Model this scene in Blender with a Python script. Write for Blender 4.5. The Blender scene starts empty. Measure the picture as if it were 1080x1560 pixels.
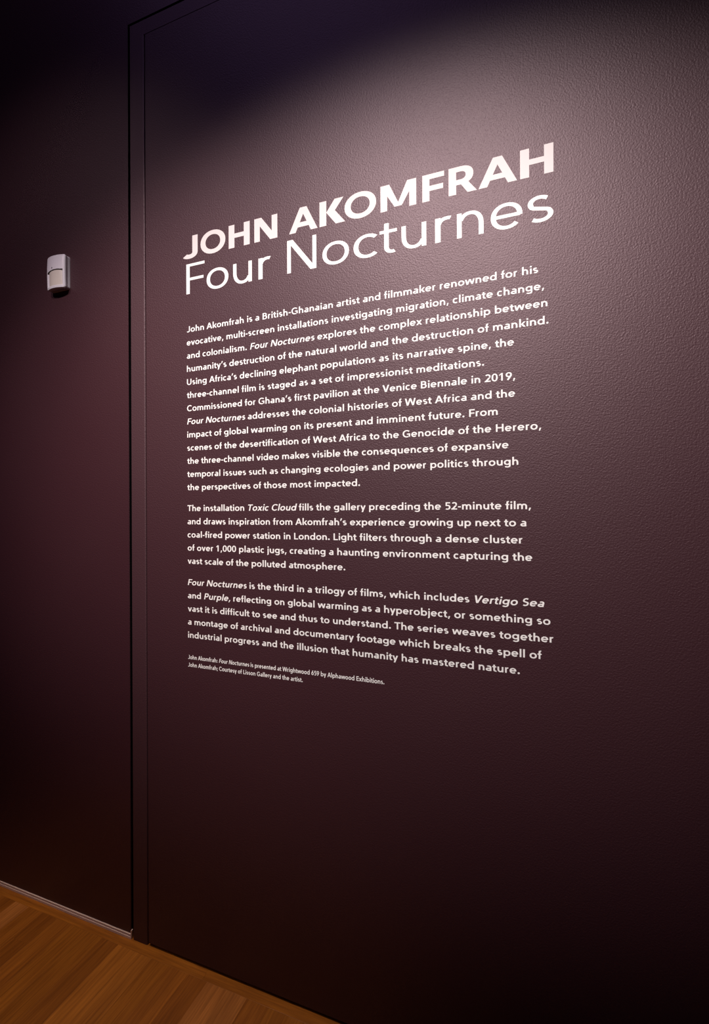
import bpy, bmesh, math, random
from mathutils import Matrix, Vector
from mathutils.geometry import delaunay_2d_cdt

# ------------------------------------------------------------------ camera
S = bpy.context.scene
EYE = 1.5
DIST = 1.27657
cam_d = bpy.data.cameras.new('camera')
cam = bpy.data.objects.new('camera', cam_d)
S.collection.objects.link(cam)
S.camera = cam
cam_d.sensor_fit = 'HORIZONTAL'
cam_d.sensor_width = 36.0
cam_d.lens = 718.718 / 1080 * 36.0
cam_d.clip_start = 0.02
R = ((0.935701410, -0.352769182, 0.00409586886),
     (0.352766840, 0.935710347, 0.00130479330),
     (-0.00429283774, 0.000223989784, 0.999990761))      # columns: right, forward, up
m = Matrix(((R[0][0], R[0][2], -R[0][1], 0.0),
            (R[1][0], R[1][2], -R[1][1], -DIST),
            (R[2][0], R[2][2], -R[2][1], EYE),
            (0, 0, 0, 1)))
cam.matrix_world = m

# ------------------------------------------------------------------ world, lights, exposure
S.view_settings.view_transform = 'Standard'
S.view_settings.look = 'None'
S.view_settings.gamma = 1.0
S.view_settings.use_curve_mapping = False
S.view_settings.exposure = 0.0
w = bpy.data.worlds.new('world'); S.world = w; w.use_nodes = True
w.node_tree.nodes['Background'].inputs[0].default_value = (0.0025, 0.0018, 0.0042, 1)
w.node_tree.nodes['Background'].inputs[1].default_value = 1.0

def aim(o, target):
    d = Vector(target) - o.location
    o.rotation_euler = d.to_track_quat('-Z', 'Y').to_euler()

def spot(name, loc, target, power, angle, blend, size, color):
    l = bpy.data.lights.new(name, 'SPOT')
    l.energy = power; l.spot_size = math.radians(angle); l.spot_blend = blend
    l.shadow_soft_size = size; l.color = color
    o = bpy.data.objects.new(name, l); S.collection.objects.link(o)
    o.location = loc; aim(o, target)
    return o

def area(name, loc, target, power, sx, sy, color):
    l = bpy.data.lights.new(name, 'AREA')
    l.shape = 'RECTANGLE'; l.size = sx; l.size_y = sy; l.energy = power; l.color = color
    o = bpy.data.objects.new(name, l); S.collection.objects.link(o)
    o.location = loc; aim(o, target)
    return o

ts = spot('track_spot', (-0.50, -2.6, 4.30), (-0.50, 0, 1.78), 960, 29.6, 1.0, 0.08, (1.0, 0.92, 0.90))
ts.scale = (2.1, 1.0, 1.0)          # linear spread lens: the beam is wider than it is tall
spot('left_fill_spot', (-1.9, -2.7, 4.3), (-1.75, 0, 1.85), 115, 42, 1.0, 0.1, (1.0, 0.78, 0.84))  # added fill that lifts the dim left wall, no known fixture
spot('floor_downlight', (-1.3, -0.50, 3.7), (-1.3, -0.42, 0), 150, 42, 0.8, 0.05, (1.0, 0.80, 0.62))
area('blue_spill', (-1.05, -1.5, 4.9), (-0.5, 0, 3.0), 6.5, 1.9, 1.3, (0.62, 0.42, 1.0))

# ------------------------------------------------------------------ helpers
def link(o, parent=None):
    S.collection.objects.link(o)
    if parent is not None:
        o.parent = parent
    return o

def mesh_obj(name, me, mat=None, parent=None):
    if mat is not None:
        me.materials.clear(); me.materials.append(mat)
    return link(bpy.data.objects.new(name, me), parent)

def bm_obj(name, bm, mat=None, parent=None, smooth=False):
    bmesh.ops.recalc_face_normals(bm, faces=bm.faces)
    me = bpy.data.meshes.new(name); bm.to_mesh(me); bm.free()
    if smooth:
        for p in me.polygons: p.use_smooth = True
    return mesh_obj(name, me, mat, parent)

def empty(name, loc):
    o = bpy.data.objects.new(name, None); link(o); o.location = loc
    o.empty_display_size = 0.05
    return o

def tag(o, label=None, cat=None, group=None, kind=None):
    if label: o['label'] = label
    if cat: o['category'] = cat
    if group: o['group'] = group
    if kind: o['kind'] = kind
    return o

def prism(bm, pts, y0, y1):
    """pts = outline in the XZ plane, extruded from y0 to y1"""
    a = [bm.verts.new((x, y0, z)) for x, z in pts]
    b = [bm.verts.new((x, y1, z)) for x, z in pts]
    bm.faces.new(a); bm.faces.new(b[::-1])
    n = len(pts)
    for i in range(n):
        bm.faces.new((a[i], b[i], b[(i + 1) % n], a[(i + 1) % n]))

def bevel_front(bm, width, y, seg=3, sel=None):
    """round the edges of the front (y) face"""
    es = [e for e in bm.edges if all(abs(v.co.y - y) < 1e-5 for v in e.verts)
          and (sel is None or sel(e))]
    if es:
        bmesh.ops.bevel(bm, geom=es, offset=width, segments=seg, profile=0.5, affect='EDGES')

# ------------------------------------------------------------------ materials
def mat(name, color, rough=0.5, spec=0.5):
    m = bpy.data.materials.new(name); m.use_nodes = True
    b = m.node_tree.nodes['Principled BSDF']
    b.inputs['Base Color'].default_value = (*color, 1)
    b.inputs['Roughness'].default_value = rough
    b.inputs['Specular IOR Level'].default_value = spec
    return m, b, m.node_tree

WALL_COL = (0.0335, 0.0070, 0.0112)
def wall_paint(name, rough, spec, strength, dist=0.0006):
    m, b, nt = mat(name, WALL_COL, rough, spec)
    b.inputs['Specular Tint'].default_value = (1.0, 0.79, 0.83, 1)
    N = nt.nodes; L = nt.links
    tc = N.new('ShaderNodeTexCoord')
    n1 = N.new('ShaderNodeTexNoise'); n1.inputs['Scale'].default_value = 235
    n1.inputs['Detail'].default_value = 1.0; n1.inputs['Roughness'].default_value = 0.5
    n1.inputs['Distortion'].default_value = 0.4
    n2 = N.new('ShaderNodeTexNoise'); n2.inputs['Scale'].default_value = 2.3
    n2.inputs['Detail'].default_value = 2
    L.new(tc.outputs['Object'], n1.inputs['Vector']); L.new(tc.outputs['Object'], n2.inputs['Vector'])
    bp = N.new('ShaderNodeBump'); bp.inputs['Strength'].default_value = strength
    bp.inputs['Distance'].default_value = dist
    L.new(n1.outputs['Fac'], bp.inputs['Height']); L.new(bp.outputs['Normal'], b.inputs['Normal'])
    mr = N.new('ShaderNodeMapRange')
    mr.inputs['To Min'].default_value = rough - 0.03; mr.inputs['To Max'].default_value = rough + 0.03
    L.new(n2.outputs['Fac'], mr.inputs['Value']); L.new(mr.outputs['Result'], b.inputs['Roughness'])
    return m

M_wall = wall_paint('aubergine_roller_paint', 0.56, 0.85, 0.8, 0.001)
M_left = wall_paint('aubergine_smooth_paint', 0.50, 0.85, 0.7, 0.0009)
M_trim = wall_paint('aubergine_trim_paint', 0.60, 1.0, 0.6, 0.001)
M_black, _, _ = mat('gap_shade_black', (0.0015, 0.0012, 0.0015), 0.9, 0.1)  # shade of the deep gaps, put into the colour
M_strip, _, _ = mat('bare_metal_bead', (0.78, 0.60, 0.52), 0.5, 0.5)
M_vinyl, _, _ = mat('white_vinyl', (0.86, 0.82, 0.79), 0.55, 0.35)
M_vinyl2, _, _ = mat('pinkish_white_vinyl', (0.76, 0.67, 0.65), 0.55, 0.35)
M_case, _, _ = mat('off_white_plastic', (0.68, 0.63, 0.67), 0.35, 0.5)
M_lens, _, _ = mat('cream_lens_plastic', (0.62, 0.54, 0.48), 0.3, 0.5)
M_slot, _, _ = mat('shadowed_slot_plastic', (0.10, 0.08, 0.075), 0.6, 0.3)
M_led, _, _ = mat('dark_indicator', (0.01, 0.01, 0.015), 0.2, 0.5)

def oak():
    m, b, nt = mat('oak_plank', (0.3, 0.1, 0.02), 0.42, 0.35)
    N = nt.nodes; L = nt.links
    tc = N.new('ShaderNodeTexCoord'); oi = N.new('ShaderNodeObjectInfo')
    add = N.new('ShaderNodeVectorMath'); add.operation = 'ADD'
    sc = N.new('ShaderNodeVectorMath'); sc.operation = 'SCALE'; sc.inputs['Scale'].default_value = 40
    cmb = N.new('ShaderNodeCombineXYZ')
    L.new(oi.outputs['Random'], cmb.inputs[0]); L.new(oi.outputs['Random'], cmb.inputs[2])
    L.new(cmb.outputs[0], sc.inputs[0])
    L.new(tc.outputs['Object'], add.inputs[0]); L.new(sc.outputs[0], add.inputs[1])
    mp = N.new('ShaderNodeMapping'); mp.inputs['Scale'].default_value = (190, 7, 190)
    L.new(add.outputs[0], mp.inputs['Vector'])
    n1 = N.new('ShaderNodeTexNoise'); n1.inputs['Scale'].default_value = 1.0
    n1.inputs['Detail'].default_value = 5; n1.inputs['Roughness'].default_value = 0.6
    L.new(mp.outputs[0], n1.inputs['Vector'])
    mp2 = N.new('ShaderNodeMapping'); mp2.inputs['Scale'].default_value = (14, 2.2, 14)
    L.new(add.outputs[0], mp2.inputs['Vector'])
    n2 = N.new('ShaderNodeTexNoise'); n2.inputs['Scale'].default_value = 1.0
    n2.inputs['Detail'].default_value = 2
    L.new(mp2.outputs[0], n2.inputs['Vector'])
    cr = N.new('ShaderNodeValToRGB')
    cr.color_ramp.elements[0].position = 0.32; cr.color_ramp.elements[0].color = (0.66, 0.60, 0.52, 1)
    cr.color_ramp.elements[1].position = 0.70; cr.color_ramp.elements[1].color = (1.16, 1.18, 1.22, 1)
    L.new(n1.outputs['Fac'], cr.inputs['Fac'])
    cr2 = N.new('ShaderNodeValToRGB')
    cr2.color_ramp.elements[0].position = 0.3; cr2.color_ramp.elements[0].color = (0.82, 0.80, 0.78, 1)
    cr2.color_ramp.elements[1].position = 0.7; cr2.color_ramp.elements[1].color = (1.12, 1.14, 1.2, 1)
    L.new(n2.outputs['Fac'], cr2.inputs['Fac'])
    m1 = N.new('ShaderNodeMix'); m1.data_type = 'RGBA'; m1.blend_type = 'MULTIPLY'; m1.inputs[0].default_value = 1
    L.new(oi.outputs['Color'], m1.inputs[6]); L.new(cr.outputs['Color'], m1.inputs[7])
    m2 = N.new('ShaderNodeMix'); m2.data_type = 'RGBA'; m2.blend_type = 'MULTIPLY'; m2.inputs[0].default_value = 1
    L.new(m1.outputs[2], m2.inputs[6]); L.new(cr2.outputs['Color'], m2.inputs[7])
    L.new(m2.outputs[2], b.inputs['Base Color'])
    bp = N.new('ShaderNodeBump'); bp.inputs['Strength'].default_value = 0.25; bp.inputs['Distance'].default_value = 0.0005
    L.new(n1.outputs['Fac'], bp.inputs['Height']); L.new(bp.outputs['Normal'], b.inputs['Normal'])
    return m
M_oak = oak()

# ------------------------------------------------------------------ setting: walls and trim
GAP0, GAP1 = -1.3308, -1.3178       # black shadow gap
JR = -1.2553                        # right edge of the jamb
PL = -1.2512                        # left edge of the big panel
HT0, HT1 = 1.5 + 1.7118, 1.5 + 1.7238   # shadow gap over the head trim
HB, PT = 3.1612, 3.1598             # underside of head trim, top of panel
XR, TOP = 2.2, 3.9

bm = bmesh.new()
prism(bm, [(-3.6, 0.019), (GAP0, 0.019), (GAP0, HT1), (XR, HT1), (XR, TOP), (-3.6, TOP)], 0.0, 0.12)
bevel_front(bm, 0.0028, 0.0, 3, lambda e: all(-1.34 < v.co.x < XR + .1 and v.co.z < HT1 + .01 for v in e.verts)
            and any(abs(v.co.x - GAP0) < 1e-4 for v in e.verts) and abs(e.verts[0].co.z - e.verts[1].co.z) != 0 or
            all(abs(v.co.z - HT1) < 1e-4 for v in e.verts))
WL = tag(bm_obj('wall_left', bm, M_left), kind='structure')
WL.data.materials.append(M_black)       # shade inside the gap, painted black onto the cut edges
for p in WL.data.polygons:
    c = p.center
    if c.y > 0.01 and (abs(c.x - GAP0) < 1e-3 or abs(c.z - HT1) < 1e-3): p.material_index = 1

bm = bmesh.new()
prism(bm, [(PL, 0.009), (XR, 0.009), (XR, PT), (PL, PT)], 0.0, 0.06)
bevel_front(bm, 0.0012, 0.0, 2)
WR = tag(bm_obj('wall_right', bm, M_wall), kind='structure')

bm = bmesh.new()
prism(bm, [(GAP1, 0.0), (JR, 0.0), (JR, HB), (GAP1, HT0)], -0.0005, 0.06)
es = [e for e in bm.edges if all(abs(v.co.x - JR) < 1e-4 and v.co.y < 0 for v in e.verts)]
bmesh.ops.bevel(bm, geom=es, offset=0.0042, segments=3, profile=0.5, affect='EDGES')
tag(bm_obj('trim_1', bm, M_trim), kind='structure')
bm = bmesh.new()
prism(bm, [(GAP1, HT0), (JR - 0.0012, HB), (XR, HB), (XR, HT0)], -0.0003, 0.06)
tag(bm_obj('trim_2', bm, M_trim), kind='structure')

bm = bmesh.new()     # black backing slab, added so the gaps go dark
prism(bm, [(-1.42, 0.0), (XR, 0.0), (XR, 3.35), (-1.42, 3.35)], 0.125, 0.16)
tag(bm_obj('gap_backing', bm, M_black), kind='structure')

# bare bead at the foot of the left wall: two stepped ridges and an upturned end
bm = bmesh.new()
prof = [(0.004, 0.0), (-0.0035, 0.0), (-0.0035, 0.008), (-0.001, 0.0095), (-0.0025, 0.0115), (-0.0025, 0.0165), (0.004, 0.0185)]
x0, x1 = -3.6, GAP0 + 0.002
a = [bm.verts.new((x0, y, z)) for y, z in prof]; b = [bm.verts.new((x1, y, z)) for y, z in prof]
bm.faces.new(a); bm.faces.new(b[::-1])
for i in range(len(prof)):
    j = (i + 1) % len(prof)
    bm.faces.new((a[i], b[i], b[j], a[j]))
prism(bm, [(x1 + 0.0002, 0.0), (x1 + 0.0035, 0.0), (x1 + 0.0035, 0.031), (x1 + 0.0002, 0.031)], -0.003, 0.004)
tag(bm_obj('baseboard_left', bm, M_strip), kind='structure')

# ------------------------------------------------------------------ floor of oak planks
random.seed(11)
bm = bmesh.new()
vs = [bm.verts.new(v) for v in ((-3.6, -2.9, -0.03), (XR, -2.9, -0.03), (XR, 0.16, -0.03), (-3.6, 0.16, -0.03),
                                (-3.6, -2.9, -0.012), (XR, -2.9, -0.012), (XR, 0.16, -0.012), (-3.6, 0.16, -0.012))]
for f in ((0, 3, 2, 1), (4, 5, 6, 7), (0, 1, 5, 4), (1, 2, 6, 5), (2, 3, 7, 6), (3, 0, 4, 7)):
    bm.faces.new([vs[i] for i in f])
M_sub, _, _ = mat('dark_subfloor', (0.02, 0.008, 0.003), 0.8, 0.2)
FL = tag(bm_obj('floor', bm, M_sub), kind='structure')

def plank_mesh(wx, ly):
    bm = bmesh.new()
    g = 0.0001
    hx, hy = wx / 2 - g, ly / 2 - g
    c = 0.0005
    lo = [bm.verts.new((sx * hx, sy * hy, -0.012)) for sx, sy in ((-1, -1), (1, -1), (1, 1), (-1, 1))]
    mi = [bm.verts.new((sx * hx, sy * hy, -c * 0.5)) for sx, sy in ((-1, -1), (1, -1), (1, 1), (-1, 1))]
    hi = [bm.verts.new((sx * (hx - c), sy * (hy - c), 0)) for sx, sy in ((-1, -1), (1, -1), (1, 1), (-1, 1))]
    bm.faces.new(lo[::-1]); bm.faces.new(hi)
    for i in range(4):
        j = (i + 1) % 4
        bm.faces.new((lo[i], lo[j], mi[j], mi[i])); bm.faces.new((mi[i], mi[j], hi[j], hi[i]))
    me = bpy.data.meshes.new('plank'); bm.to_mesh(me); bm.free(); me.materials.append(M_oak)
    return me

TONES = [(0.38, 0.125, 0.012), (0.44, 0.150, 0.018), (0.31, 0.096, 0.010), (0.47, 0.168, 0.034), (0.35, 0.112, 0.012)]
PW = 0.0747
cache = {}
def plank(cx, cy, ly, tone, rz=0.0):
    k = round(ly, 2)
    if k not in cache: cache[k] = plank_mesh(PW, k)
    o = bpy.data.objects.new('plank', cache[k]); link(o, FL)
    o.location = (cx, cy, random.uniform(-0.0002, 0.0)); o.rotation_euler = (0, 0, rz)
    o.color = (*tone, 1)
EDGE = -0.033
fixed = {0: 2, 1: 3, 2: 3, 3: 4, 4: 0, 5: 1, -1: 4, -2: 0, -3: 1, -4: 1, -5: 4, -6: 0, -7: 0, -8: 4, -9: 2, -10: 4, -11: 3, -12: 2}
k = -34
while True:
    x = -1.055 + PW * (k + 0.5)
    if x + PW / 2 > XR: break
    if x - PW / 2 > -3.6:
        y = EDGE
        first = True
        while y > -2.8:
            ly = random.choice((0.4, 0.5, 0.62, 0.75, 0.9, 1.1)) if not (first and -14 < k < 8) else random.choice((0.62, 0.75, 0.9, 1.1))
            if k == -9 and first: ly = 0.11
            if y - ly < -2.9: ly = round(2.9 + y, 2)
            ti = fixed.get(k, random.randrange(5)) if first else random.randrange(5)
            f = random.uniform(0.92, 1.08)
            plank(x, y - ly / 2, ly, tuple(c * f for c in TONES[ti]))
            y -= ly; first = False
    k += 1
x = -3.6
while x < XR - 0.1:
    ly = min(1.3, XR - x)
    plank(x + ly / 2, EDGE + PW / 2 + 0.0, ly, TONES[0], math.pi / 2)
    plank(x + ly / 2, EDGE + PW * 1.5, ly, TONES[0], math.pi / 2)
    x += ly

# ------------------------------------------------------------------ lettering: a humanist sans drawn from strokes
class G:
    """glyph builder; units: 1000 per em, cap height 708. w / h = thickness of upright / level strokes"""
    CAP = 708
    def __init__(s, w, h, X, ASC, DESC, o=11):
        s.w, s.h, s.X, s.ASC, s.DESC, s.o = w, h, X, ASC, DESC, o
        s.P = []
    def poly(s, *pts): s.P.append(list(pts))
    def stem(s, x, y0, y1):
        s.poly((x, y0), (x + s.w, y0), (x + s.w, y1), (x, y1))
        i = s.w * .12                   # a narrower tongue that overlaps the curve it runs into
        if y0 not in (0, -s.DESC): s.poly((x + i, y0 - 6), (x + s.w - i, y0 - 6), (x + s.w - i, y0 + 6), (x + i, y0 + 6))
        if y1 not in (s.CAP, s.X, s.ASC): s.poly((x + i, y1 - 6), (x + s.w - i, y1 - 6), (x + s.w - i, y1 + 6), (x + i, y1 + 6))
    def bar(s, x0, x1, y, h=None):
        h = h or s.h
        s.poly((x0, y), (x1, y), (x1, y + h), (x0, y + h))
    def dg(s, xa, ya, xb, yb, wa, wb=None):
        wb = wb or wa
        s.poly((xa, ya), (xa + wa, ya), (xb + wb, yb), (xb, yb))
    def ring(s, x0, x1, y0, y1, a0=0, a1=360, w=None, h=None, n=2.12, hb=None):
        w = w or s.w; h = h or s.h
        cx, cy = (x0 + x1) / 2, (y0 + y1) / 2
        rx, ry = (x1 - x0) / 2, (y1 - y0) / 2
        k = max(4, int(round((a1 - a0) / 12)))
        def pt(a, rx, ry):
            c, q = math.cos(a), math.sin(a)
            return (cx + rx * math.copysign(abs(c) ** (2 / n), c), cy + ry * math.copysign(abs(q) ** (2 / n), q))
        O = []; I = []
        for i in range(k + 1):
            a = math.radians(a0 + (a1 - a0) * i / k)
            O.append(pt(a, rx, ry)); I.append(pt(a, rx - w, ry - h))
        for i in range(k):
            s.poly(O[i], O[i + 1], I[i + 1], I[i])
    def path(s, pts, sub=6, w=None, h=None):
        w = w or s.w; h = h or s.h
        q = [pts[0]] + pts + [pts[-1]]
        c = []
        for i in range(1, len(q) - 2):
            for t in range(sub):
                t /= sub
                r = []
                for d in (0, 1):
                    a, b, cc, e = q[i - 1][d], q[i][d], q[i + 1][d], q[i + 2][d]
                    r.append(0.5 * (2 * b + (cc - a) * t + (2 * a - 5 * b + 4 * cc - e) * t * t + (3 * b - a - 3 * cc + e) * t ** 3))
                c.append(tuple(r))
        c.append(pts[-1])
        A = []; B = []
        for i, p in enumerate(c):
            u = c[max(0, i - 1)]; v = c[min(len(c) - 1, i + 1)]
            dx, dy = v[0] - u[0], v[1] - u[1]; l = math.hypot(dx, dy) or 1
            nx, ny = -dy / l, dx / l
            # thickness of an elliptic pen across this direction
            th = math.sqrt((nx * w) ** 2 + (ny * h) ** 2) / 2
            A.append((p[0] + nx * th, p[1] + ny * th)); B.append((p[0] - nx * th, p[1] - ny * th))
        for i in range(len(c) - 1):
            s.poly(A[i], A[i + 1], B[i + 1], B[i])
    def dot(s, cx, cy, r):
        s.poly(*[(cx + r * math.cos(2 * math.pi * i / 12), cy + r * math.sin(2 * math.pi * i / 12)) for i in range(12)])
    def arch(s, x, xr, top, foot=0):
        w = s.w
        ry = min((xr - x) * 0.56, top * 0.62)
        s.ring(x + 2, xr, top - 2 * ry, top, 0, 152, n=2.2)
        s.stem(xr - w, foot, top - ry)

def ess(g, L, r, H):
    w, h, o = g.w * .95, g.h, g.o
    top, bot, mid = H + o - h / 2, -o + h / 2, H * .505
    cx = (L + r) / 2
    rx1, rx2 = (r - L) / 2 * .93 - w / 2, (r - L) / 2 - w / 2
    c1, r1 = (top + mid) / 2, (top - mid) / 2
    c2, r2 = (bot + mid) / 2, (mid - bot) / 2
    pts = []
    for a in (42, 66, 90, 114, 138, 160, 184, 208, 230):
        a = math.radians(a); pts.append((cx - (rx2 - rx1) * .5 + rx1 * math.cos(a) * (1.06 if a < 1 else 1), c1 + r1 * math.sin(a)))
    for a in (50, 28, 4, -20, -42, -66, -90, -114, -136):
        a = math.radians(a); pts.append((cx + rx2 * math.cos(a), c2 + r2 * math.sin(a)))
    g.path(pts, sub=2, w=w, h=h)

def lower(g, c):
    w, h, X, A, De, o = g.w, g.h, g.X, g.ASC, g.DESC, g.o
    T = X + o
    if c == 'a':
        r = 486; s = w
        g.ring(74, r, X - 320 + o, T, 0, 142)
        g.stem(r - w, 0, X - 160 + o)
        g.ring(34, r + 10, -o, 290, 90, 318)
        g.bar(255, r - w / 2, 290 - h)
        return 546
    if c == 'b': g.stem(62, 0, A); g.ring(66, 594, -o, T); return 630
    if c == 'c': g.ring(36, 520, -o, T, 47, 313); return 500
    if c == 'd': g.stem(568 - w, 0, A); g.ring(36, 564, -o, T); return 630
    if c == 'e':
        g.ring(36, 557, -o, T, -4, 318)
        g.bar(36 + w / 2, 557 - w * .4, X / 2 - h / 2, h)
        return 593
    if c == 'f':
        g.stem(92, 0, A - 125 + o); g.ring(92, 92 + 2 * 165, A - 250 + o, A + o, 76, 180); g.bar(14, 312, X - h); return 333
    if c == 'g':
        g.ring(36, 564, 22, T); g.stem(568 - w, (130 - De - o) / 2, X)
        g.ring(58, 568, -De - o, 130, 208, 360); return 630
    if c == 'h': g.stem(62, 0, A); g.arch(62, 531, T); return 593
    if c == 'i': g.stem(71, 0, X); g.dot(71 + w / 2, X + 168, w * .58); return 260
    if c == 'j': g.stem(71, -De + (215 - o) / 2, X); g.dot(71 + w / 2, X + 168, w * .58); g.ring(-110, 71 + w, -De - o, -De + 215, 268, 360); return 260
    if c == 'k':
        g.stem(62, 0, A); k = w * 1.22
        g.dg(62 + w - 6, X * .50, 398, X, k * .98); g.dg(552 - k * 1.0, 0, 62 + w - 6, X * .52, k * 1.06); return 548
    if c == 'l': g.stem(71, 0, A); return 260
    if c == 'm':
        m = (62 + 827 - w) / 2
        g.stem(62, 0, X); g.arch(62, m + w, T); g.arch(m, 827, T); return 889
    if c == 'n': g.stem(62, 0, X); g.arch(62, 531, T); return 593
    if c == 'o': g.ring(36, 575, -o, T); return 611
    if c == 'p': g.stem(62, -De, X); g.ring(66, 594, -o, T); return 630
    if c == 'q': g.stem(568 - w, -De, X); g.ring(36, 564, -o, T); return 630
    if c == 'r': g.stem(62, 0, X); g.ring(66, 62 + 2 * (w * .4 + 150), X - 330 + o, T, 70, 168); return 378
    if c == 's':
        ess(g, 32, 424, X); return 458
    if c == 't':
        g.stem(92, 115, X + 130); g.ring(92, 92 + 2 * (w + 62), -o, 260, 180, 292); g.bar(10, 322, X - h); return 352
    if c == 'u':
        ry = (531 - 62) * .56; g.stem(62, ry - o, X)
        g.ring(62, 529, -o, 2 * ry - o, 180, 332, n=2.2); g.stem(531 - w, 0, X); return 593
    if c == 'v': k = w * 1.10; a = k * .92; g.dg(260 - a / 2 - 3, 0, 6, X, a, k); g.dg(260 - a / 2 + 3, 0, 513 - k, X, a, k); return 519
    if c == 'w':
        k = w * 1.06; q = k * .98
        for xb, xt in ((205, 8), (205, 407 - k * .5 + 0), (610, 407 - k * .5), (610, 807 - k)):
            g.dg(xb + 0 - q * .5, 0, xt, X, q, k)
        return 815
    if c == 'x': k = w * 1.2; g.dg(2, 0, 530 - k, X, k); g.dg(535 - k, 0, 7, X, k); return 537
    if c == 'y':
        k = w * 1.10
        g.dg(260 - k / 2, 0, 6, X, k); g.dg(262 - k / 2 - (251 - k / 2) / X * De, -De, 513 - k, X, k); return 519
    if c == 'z': k = w * 1.2; g.bar(26, 455, 0); g.bar(26, 455, X - h); g.dg(26, h * .5, 455 - k, X - h * .5, k); return 481
    return None

def upper(g, c):
    w, h, C, o = g.w, g.h, 708, g.o
    if c == 'A':
        k = w * 1.12
        W = 704 if w < 160 else 803
        tw = k * 1.02 if w > 100 else k * 1.1
        g.dg(2, 0, W / 2 - tw * .5, C, k, k * .95); g.dg(W - 2 - k, 0, W / 2 + tw * .5 - k * .95, C, k, k * .95)
        g.bar(W * .24, W * .76, C * .205 if w > 160 else C * .23); return W
    if c == 'B':
        g.stem(70, 0, C); g.bar(70, 330, 0); g.bar(70, 315, C - h); g.bar(70, 330, C * .54 - h / 2)
        g.ring(315 - 235, 545, C * .54 - h / 2, C, -90, 90); g.ring(330 - 258, 588, 0, C * .54 + h / 2, -90, 90); return 630
    if c == 'C': g.ring(42, 770, -o, C + o, 45, 315); return 704
    if c == 'D': g.stem(70, 0, C); g.bar(70, 340, 0); g.bar(70, 340, C - h); g.ring(-20, 700, 0, C, -90, 90); return 741
    if c == 'E': g.stem(70, 0, C); [g.bar(70, x, y) for x, y in ((540, 0), (510, (C - h) / 2 + 8), (530, C - h))]; return 574
    if c == 'F':
        if w > 160: g.stem(70, 0, C); g.bar(70, 568, C - h); g.bar(70, 545, C * .37); return 560
        g.stem(70, 0, C); g.bar(70, 522, C - h); g.bar(70, 495, C * .5 - h * .6); return 537
    if c == 'G': g.ring(42, 780, -o, C + o, 45, 296); g.stem(718 - w, 60, C * .5 + 20); g.bar(430, 718, C * .5 + 20 - h); return 778
    if c == 'H':
        W = 741
        g.stem(70, 0, C); g.stem(W - 70 - w, 0, C); g.bar(70, W - 70, (C - h) / 2 + 12); return W
    if c == 'I': g.stem(72, 0, C); return 72 * 2 + w
    if c == 'J':
        r = 455 if w < 160 else 500
        g.stem(r - w, C * (.27 if w > 160 else .31) - o, C); g.ring(-20 if w > 160 else r - 470, r, -o, C * (.54 if w > 160 else .62) - o, 220, 360); return r + 64
    if c == 'K':
        k = w * 1.28
        g.stem(70, 0, C); g.dg(70 + w - 5, C * .52, 648 - k, C, k * .95, k); g.dg(684 - k * 1.05, 0, 70 + w - 5, C * .53, k * 1.05, k * 1.02); return 680
    if c == 'L': g.stem(70, 0, C); g.bar(70, 500, 0); return 519
    if c == 'M':
        W = 889 if w < 160 else 930; a = 66 if w < 160 else 35
        k = w * 1.02
        # splayed top: the stems meet the diagonals at the shoulders
        g.stem(a, 0, C); g.stem(W - a - w, 0, C)
        g.dg(W / 2 - k * .52, C * .10 if w > 160 else C * .04, a, C, k * .78, k * 1.28); g.dg(W / 2 - k * .26, C * .10 if w > 160 else C * .04, W - a - k * 1.28, C, k * .78, k * 1.28)
        return W
    if c == 'N':
        W = 778; a = 62 if w < 160 else 46; k = w * 1.28 if w > 100 else w * 1.5
        g.stem(a, 0, C); g.stem(W - a - w, 0, C); g.dg(W - a - k, 0, a, C, k); return W
    if c == 'O': g.ring(18, 834, -o, C + o, n=2.08); return 852
    if c == 'P': g.stem(70, 0, C); g.bar(70, 330, C - h); g.bar(70, 330, C * .44 - h * .5); g.ring(330 - 242, 565, C * .44 - h * .5, C, -90, 90); return 593
    if c == 'R':
        g.stem(70, 0, C); g.bar(70, 345, C - h); g.bar(70, 345, C * .43 - h * .5)
        g.ring(60, 605, C * .43 - h * .5, C, -90, 90, n=2.3); k = w * 1.2
        g.dg(680 - k, 0, 300, C * .43, k, k * .9); return 660
    if c == 'S':
        ess(g, 40, 532, C); return 574
    if c == 'T': g.stem(287 - w / 2, 0, C); g.bar(10, 564, C - h); return 574
    if c == 'U': g.stem(66, C * .36, C); g.stem(656 - w, C * .36, C); g.ring(66, 656, -o, C * .72 + o, 180, 360); return 722
    if c == 'V': k = w * 1.15; g.dg(324 - k * .55, 0, 4, C, k, k); g.dg(324 - k * .45, 0, 644 - k, C, k, k); return 648
    if c == 'W':
        k = w * 1.08
        for xb, xt in ((245, 6), (245, 490 - k / 2), (735, 490 - k / 2), (735, 974 - k)): g.dg(xb - k / 2, 0, xt, C, k)
        return 981
    if c in '0': g.ring(30, 526, -o, C + o, n=2.2); return 556
    if c == '1': g.stem(238, 0, C); g.dg(80, C - 235, 238, C, 1, w * .6); g.poly((60, C - 170), (238, C), (238 + w * .5, C), (238 + w * .5, C - 60), (110, C - 235)); return 556
    if c == '2':
        g.ring(50, 510, C - 430, C + o, -20, 152); g.dg(34, h * .4, 510 - w * 1.22, C - 300, w * 1.55, w * 1.15); g.bar(34, 520, 0); return 556
    if c == '5':
        g.bar(110, 490, C - h); g.poly((110, C), (100, C - 370), (205, C - 350), (110 + w * .9, C)); g.ring(0, 520, -o, 460, -130, 118); return 556
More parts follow.
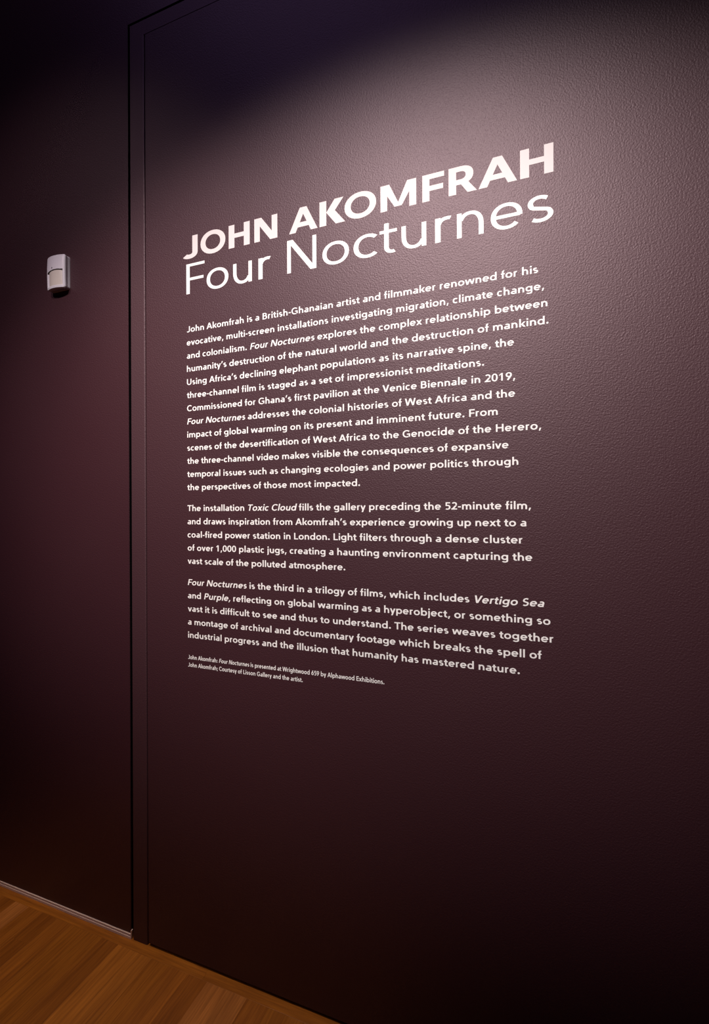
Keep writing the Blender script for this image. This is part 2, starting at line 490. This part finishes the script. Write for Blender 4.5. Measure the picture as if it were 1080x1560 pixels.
    if c in '69':
        if c == '6':
            g.ring(32, 524, -o, 450); g.path([(365, C - 5), (230, C - 210), (100, 300)], w=w * 1.1, h=w)
        else:
            g.ring(32, 524, C - 450, C + o); g.path([(191, 5), (326, 210), (456, C - 300)], w=w * 1.1, h=w)
        return 556
    if c == '.': g.dot(139, w * .60, w * .66); return 278
    if c == ',': g.poly((50, -135), (140, -135), (234, 130), (98, 130)); return 278
    if c in ':;':
        g.dot(139, 370, w * .64)
        if c == ':': g.dot(139, w * .60, w * .64)
        else: g.poly((50, -135), (140, -135), (234, 130), (98, 130))
        return 278
    if c == '\u2019': g.poly((45, C - 250), (140, C - 250), (245, C + 5), (108, C + 5)); return 262
    if c == '-': g.bar(38, 277, 200, h * 1.05); return 315
    return None

FONTS = {'heavy': dict(w=134, h=110, X=487, ASC=750, DESC=205),
         'black': dict(w=166, h=136, X=500, ASC=750, DESC=205, o=14),
         'light': dict(w=86, h=65, X=466, ASC=740, DESC=205, o=9)}
gcache = {}
def glyph(c, font):
    """triangulated union of the strokes: verts, faces, outline edges, advance, ink box"""
    key = (c, font)
    if key in gcache: return gcache[key]
    g = G(**FONTS[font])
    adv = lower(g, c) if c.islower() else upper(g, c)
    if adv is None: raise ValueError('no glyph ' + repr(c))
    V = []; F = []
    for p in g.P:
        ar = sum(p[i][0] * p[(i + 1) % len(p)][1] - p[(i + 1) % len(p)][0] * p[i][1] for i in range(len(p)))
        if abs(ar) < 1e-3: continue
        if ar < 0: p = p[::-1]
        F.append(list(range(len(V), len(V) + len(p))))
        V += [Vector((x / 1000, y / 1000)) for x, y in p]
    ov, oe, of, _, _, fo = delaunay_2d_cdt(V, [], F, 1, 1e-5)
    tris = [f for f, src in zip(of, fo) if src]
    cnt = {}
    for t in tris:
        for i in range(len(t)):
            a, b = t[i], t[(i + 1) % len(t)]
            cnt[(a, b)] = cnt.get((a, b), 0) + 1
    rim = [e for e in cnt if (e[1], e[0]) not in cnt]
    pts = [(v[0] * 1000, v[1] * 1000) for v in ov]
    used = {i for t in tris for i in t}
    x0 = min(pts[i][0] for i in used); x1 = max(pts[i][0] for i in used)
    gcache[key] = (pts, tris, rim, adv, x0, x1)
    return gcache[key]

THICK = 0.00015
ITAL = 0.20
def glyph_faces(V, F, c, font, ox, oz, sx, sz, italic=False):
    pts, tris, rim, adv, _, _ = glyph(c, font)
    b = len(V); n = len(pts)
    for x, y in pts:
        V.append((ox + (x + (ITAL * y if italic else 0)) * sx, -THICK, oz + y * sz))
    for x, y in pts:
        V.append((ox + (x + (ITAL * y if italic else 0)) * sx, 0.0, oz + y * sz))
    for t in tris: F.append(tuple(b + i for i in t))
    for a, e in rim: F.append((b + e, b + a, b + n + a, b + n + e))

def mesh_from(name, V, F, parent, mt=None):
    me = bpy.data.meshes.new(name); me.from_pydata(V, [], F); me.update()
    return mesh_obj(name, me, mt or M_vinyl, parent)

SURF = -0.0002      # printed just in front of the paint

def big_line(name, label, z, cap, font, items):
    t = tag(empty(name, (-1.078, SURF, EYE + z)), label, 'lettering')
    s = cap / 708
    for c, u0, wid in items:             # u0 and ink width measured in cap units from x = 0
        pts, tris, rim, adv, a, b = glyph(c, font)
        X0 = u0 * s; sx = wid * s / (b - a)
        V = []; F = []
        glyph_faces(V, F, c, font, 0, 0, sx, s)
        V = [(x - (a + b) / 2 * sx, y, zz) for x, y, zz in V]
        o = mesh_from('letter', V, F, t, M_vinyl2 if font == 'black' else M_vinyl)
        o.location = (X0 + wid * s / 2 + 1.078, 0, 0)
    return t

big_line('heading_lettering', 'bold white capitals of the artist\'s name, the top line on the dark wall', 0.84668, 0.0733, 'black',
         [('J', -10536, 581), ('O', -9845, 944), ('H', -8779, 760), ('N', -7856, 796), ('A', -6667, 923), ('K', -5683, 793),
          ('O', -4911, 940), ('M', -3851, 997), ('F', -2692, 578), ('R', -2001, 718), ('A', -1249, 931), ('H', -250, 759)][:12])
big_line('title_lettering', 'large thin white title in mixed case, just under the bold name', 0.72841, 0.0997, 'light',
         [('F', -7650, 525), ('o', -7069, 604), ('u', -6339, 497), ('r', -5674, 316), ('N', -4952, 697), ('o', -4115, 602), ('c', -3415, 518),
          ('t', -2854, 362), ('u', -2400, 497), ('r', -1733, 316), ('n', -1317, 491), ('e', -699, 554), ('s', -59, 430)])

MARGIN = -1.0765
def layout(text):
    """[(char, italic)] per word; * toggles italic"""
    words = []; it = False
    for wd in text.split(' '):
        cur = []
        for ch in wd:
            if ch == '*': it = not it
            else: cur.append((ch, it))
        words.append(cur)
    return words

def wwidth(word, font):
    return sum(glyph(c, font)[3] for c, _ in word)

def text_line(parent, text, z, right, cap, starts=None, font='heavy', space=262):
    """one line from the margin to its measured right end; starts = measured x of some words"""
    sz = cap / 708
    words = layout(text)
    nat = []; x = 0
    for wd in words:
        nat.append(x); x += wwidth(wd, font) + space
    first = glyph(words[0][0][0], font)[4]
    last = glyph(words[-1][-1][0], font)
    end = x - space - (last[3] - last[5]) + (0)
    anchors = {0: MARGIN}
    if starts: anchors.update(starts)
    # knots in natural units -> metres
    ks = []
    for i in sorted(anchors):
        ks.append((nat[i] + glyph(words[i][0][0], font)[4], anchors[i]))
    ks.append((end, right))
    def at(u):
        for (a, A), (b, B) in zip(ks, ks[1:]):
            if u <= b: break
        return A + (u - a) / (b - a) * (B - A), (B - A) / (b - a)
    V = []; F = []
    px, _, pz = parent.location
    for i, wd in enumerate(words):
        u = nat[i]
        X, k = at(u + glyph(wd[0][0], font)[4])
        X -= glyph(wd[0][0], font)[4] * k
        for c, it in wd:
            glyph_faces(V, F, c, font, X - px, EYE + z - pz, k, sz, it)
            X += glyph(c, font)[3] * k
    pass
    return mesh_from('text_line', V, F, parent)

BODY = 0.0197
def para(name, label, lines, cap, group=None):
    t = tag(empty(name, (MARGIN, SURF, EYE + lines[-1][1])), label, 'lettering', group)
    for ln in lines:
        text_line(t, ln[0], ln[1], ln[2], cap, ln[3] if len(ln) > 3 else None)
    return t

P1 = [("John Akomfrah is a British-Ghanaian artist and filmmaker renowned for his", .6014, .0160),
      ("evocative, multi-screen installations investigating migration, climate change,", .5575, .0301),
      ("and colonialism. *Four Nocturnes* explores the complex relationship between", .5137, .0375),
      ("humanity\u2019s destruction of the natural world and the destruction of mankind.", .4699, .0399),
      ("Using Africa\u2019s declining elephant populations as its narrative spine, the", .4260, -.0424),
      ("three-channel film is staged as a set of impressionist meditations.", .3822, -.1166),
      ("Commissioned for Ghana\u2019s first pavilion at the Venice Biennale in 2019,", .3383, -.0395),
      ("*Four Nocturnes* addresses the colonial histories of West Africa and the", .2945, -.0403),
      ("impact of global warming on its present and imminent future. From", .2507, -.0830),
      ("scenes of the desertification of West Africa to the Genocide of the Herero,", .2068, .0219),
      ("the three-channel video makes visible the consequences of expansive", .1630, -.0568),
      ("temporal issues such as changing ecologies and power politics through", .1192, -.0331),
      ("the perspectives of those most impacted.", .0753, -.4636)]
P2 = [("The installation *Toxic Cloud* fills the gallery preceding the 52-minute film,", .0057, -.0032),
      ("and draws inspiration from Akomfrah\u2019s experience growing up next to a", -.0381, -.0146),
      ("coal-fired power station in London. Light filters through a dense cluster", -.0820, -.0236),
      ("of over 1,000 plastic jugs, creating a haunting environment capturing the", -.1258, -.0009),
      ("vast scale of the polluted atmosphere.", -.1696, -.5105)]
P3 = [("*Four Nocturnes* is the third in a trilogy of films, which includes *Vertigo Sea*", -.2406, .0250),
      ("and *Purple,* reflecting on global warming as a hyperobject, or something so", -.2844, .0411),
      ("vast it is difficult to see and thus to understand. The series weaves together", -.3283, .0479),
      ("a montage of archival and documentary footage which breaks the spell of", -.3721, .0202),
      ("industrial progress and the illusion that humanity has mastered nature.", -.4160, -.0316)]
P4 = [("John Akomfrah: *Four Nocturnes* is presented at Wrightwood 659 by Alphawood Exhibitions.", -.4870, -.3933),
      ("John Akomfrah; Courtesy of Lisson Gallery and the artist.", -.5125, -.6505)]
GR = 'paragraphs of white wall text'
para('paragraph_lettering', 'longest white text paragraph, thirteen lines directly under the large title', P1, BODY, GR)
para('paragraph_lettering', 'middle white text paragraph of five lines, about the gallery before the film', P2, BODY, GR)
para('paragraph_lettering', 'lowest full-size white text paragraph of five lines, opening in italics', P3, BODY, GR)
para('credit_lettering', 'two lines of very small white credit text at the bottom of the wall text', P4, 0.0133)

# ------------------------------------------------------------------ motion detector on the left wall
SX0, SX1, SZ0, SZ1 = -1.705, -1.613, 2.336, 2.460
cx, cz = (SX0 + SX1) / 2, (SZ0 + SZ1) / 2
hw, hh = (SX1 - SX0) / 2, (SZ1 - SZ0) / 2
det = tag(empty('motion_detector', (cx, 0, SZ0)),
          'small off-white wall-mounted motion detector with cream curved lens, left of the door frame', 'motion detector')
zc = cz - SZ0
LW0, LW1, LZ0, LZ1 = -0.70, 0.80, -0.84, 0.05       # lens window in face fractions
def face_depth(u, v):
    return 0.021 + 0.010 * (1 - u * u) * (0.9 - 0.1 * v) + 0.002 * (1 - v * v)
bm = bmesh.new()
NU, NV = 64, 100
def rr(u, v):        # rounded-rectangle edge factor (0 inside .. 1 at rim)
    return max(abs(u), abs(v))
grid = {}
for i in range(NU + 1):
    for j in range(NV + 1):
        u = -1 + 2 * i / NU; v = -1 + 2 * j / NV
        # pull corners in for a rounded outline
        x = u * hw; z = v * hh; r = 0.007
        ax, az = abs(x) - (hw - r), abs(z) - (hh - r)
        if ax > 0 and az > 0:
            l = max(ax, az) / math.hypot(ax, az)
            x = math.copysign(hw - r + ax * l, x); z = math.copysign(hh - r + az * l, z)
        d = face_depth(u, v)
        e = min((1 - abs(u)) * hw, (1 - abs(v)) * hh)
        if e < 0.0025: d -= 0.0025 * (1 - math.sqrt(max(0, 1 - (1 - e / 0.0025) ** 2)))
        if 0.0045 < e < 0.0062: d -= 0.0006     # the raised rim
        top = LZ1 - 0.07 * (u - .2) ** 2
        if LW0 - .14 < u < LW1 + .03 and LZ0 < v < top: d -= 0.004
        elif LW0 - .14 < u < LW1 + .03 and top <= v < top + 0.055: d -= 0.011     # deep slot over the lens
        grid[i, j] = bm.verts.new((x, -d, zc + z))
for i in range(NU):
    for j in range(NV):
        bm.faces.new((grid[i, j], grid[i + 1, j], grid[i + 1, j + 1], grid[i, j + 1]))
rimv = [grid[i, 0] for i in range(NU + 1)] + [grid[NU, j] for j in range(1, NV + 1)] + \
       [grid[i, NV] for i in range(NU - 1, -1, -1)] + [grid[0, j] for j in range(NV - 1, 0, -1)]
back = [bm.verts.new((v.co.x * 0.985, -0.0105, zc + (v.co.z - zc) * 0.985)) for v in rimv]
n = len(rimv)
for i in range(n):
    bm.faces.new((rimv[i], back[i], back[(i + 1) % n], rimv[(i + 1) % n]))
bm.faces.new(back)
H = bm_obj('housing', bm, M_case, det, smooth=True)
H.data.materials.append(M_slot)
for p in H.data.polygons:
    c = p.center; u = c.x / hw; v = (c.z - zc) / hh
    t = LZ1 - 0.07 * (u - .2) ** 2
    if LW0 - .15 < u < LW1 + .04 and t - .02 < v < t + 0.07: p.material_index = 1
bm = bmesh.new()       # base moulding against the wall, a groove away from the front cover
def rrect(k, r=0.008, n=5):
    P = []
    for qx, qz, a0 in ((1, 1, 0), (-1, 1, 90), (-1, -1, 180), (1, -1, 270)):
        for i in range(n + 1):
            a = math.radians(a0 + 90 * i / n)
            P.append((qx * (hw * k - r) + r * math.cos(a), zc + qz * (hh * k - r) + r * math.sin(a)))
    return P
prism(bm, rrect(0.99), -0.0090, 0.0)
prism(bm, rrect(0.93), -0.0110, -0.0089)
bm_obj('base', bm, M_case, det)
bm = bmesh.new()       # curved lens
NL, ML = 24, 12
g2 = {}
for i in range(NL + 1):
    for j in range(ML + 1):
        s = -1 + 2 * i / NL; u = LW0 + (LW1 - LW0) * i / NL
        top = LZ1 - 0.07 * (u - .2) ** 2
        v = LZ0 + (top - LZ0) * j / ML
        d = face_depth(u, v) - 0.0045 + 0.0045 * math.sqrt(max(0, 1 - s * s))
        g2[i, j] = bm.verts.new((u * hw, -d, zc + v * hh))
for i in range(NL):
    for j in range(ML):
        bm.faces.new((g2[i, j], g2[i + 1, j], g2[i + 1, j + 1], g2[i, j + 1]))
for j in (0, ML):
    bot = [bm.verts.new((g2[i, j].co.x, -face_depth(0, 0) + 0.012, g2[i, j].co.z)) for i in range(NL + 1)]
    for i in range(NL):
        bm.faces.new((g2[i, j], g2[i + 1, j], bot[i + 1], bot[i]))
tag(bm_obj('lens', bm, M_lens, det, smooth=False), 'cream curved lens')
bm = bmesh.new()       # indicator slot
u, v = -0.18, 0.24
d = face_depth(u, v)
pts = []
for i in range(12):
    a = 2 * math.pi * i / 12
    pts.append((u * hw + 0.0017 * math.cos(a), zc + v * hh + 0.0034 * math.sin(a)))
prism(bm, pts, -d - 0.0008, -d + 0.004)
tag(bm_obj('indicator_light', bm, M_led, det), 'dark indicator light')
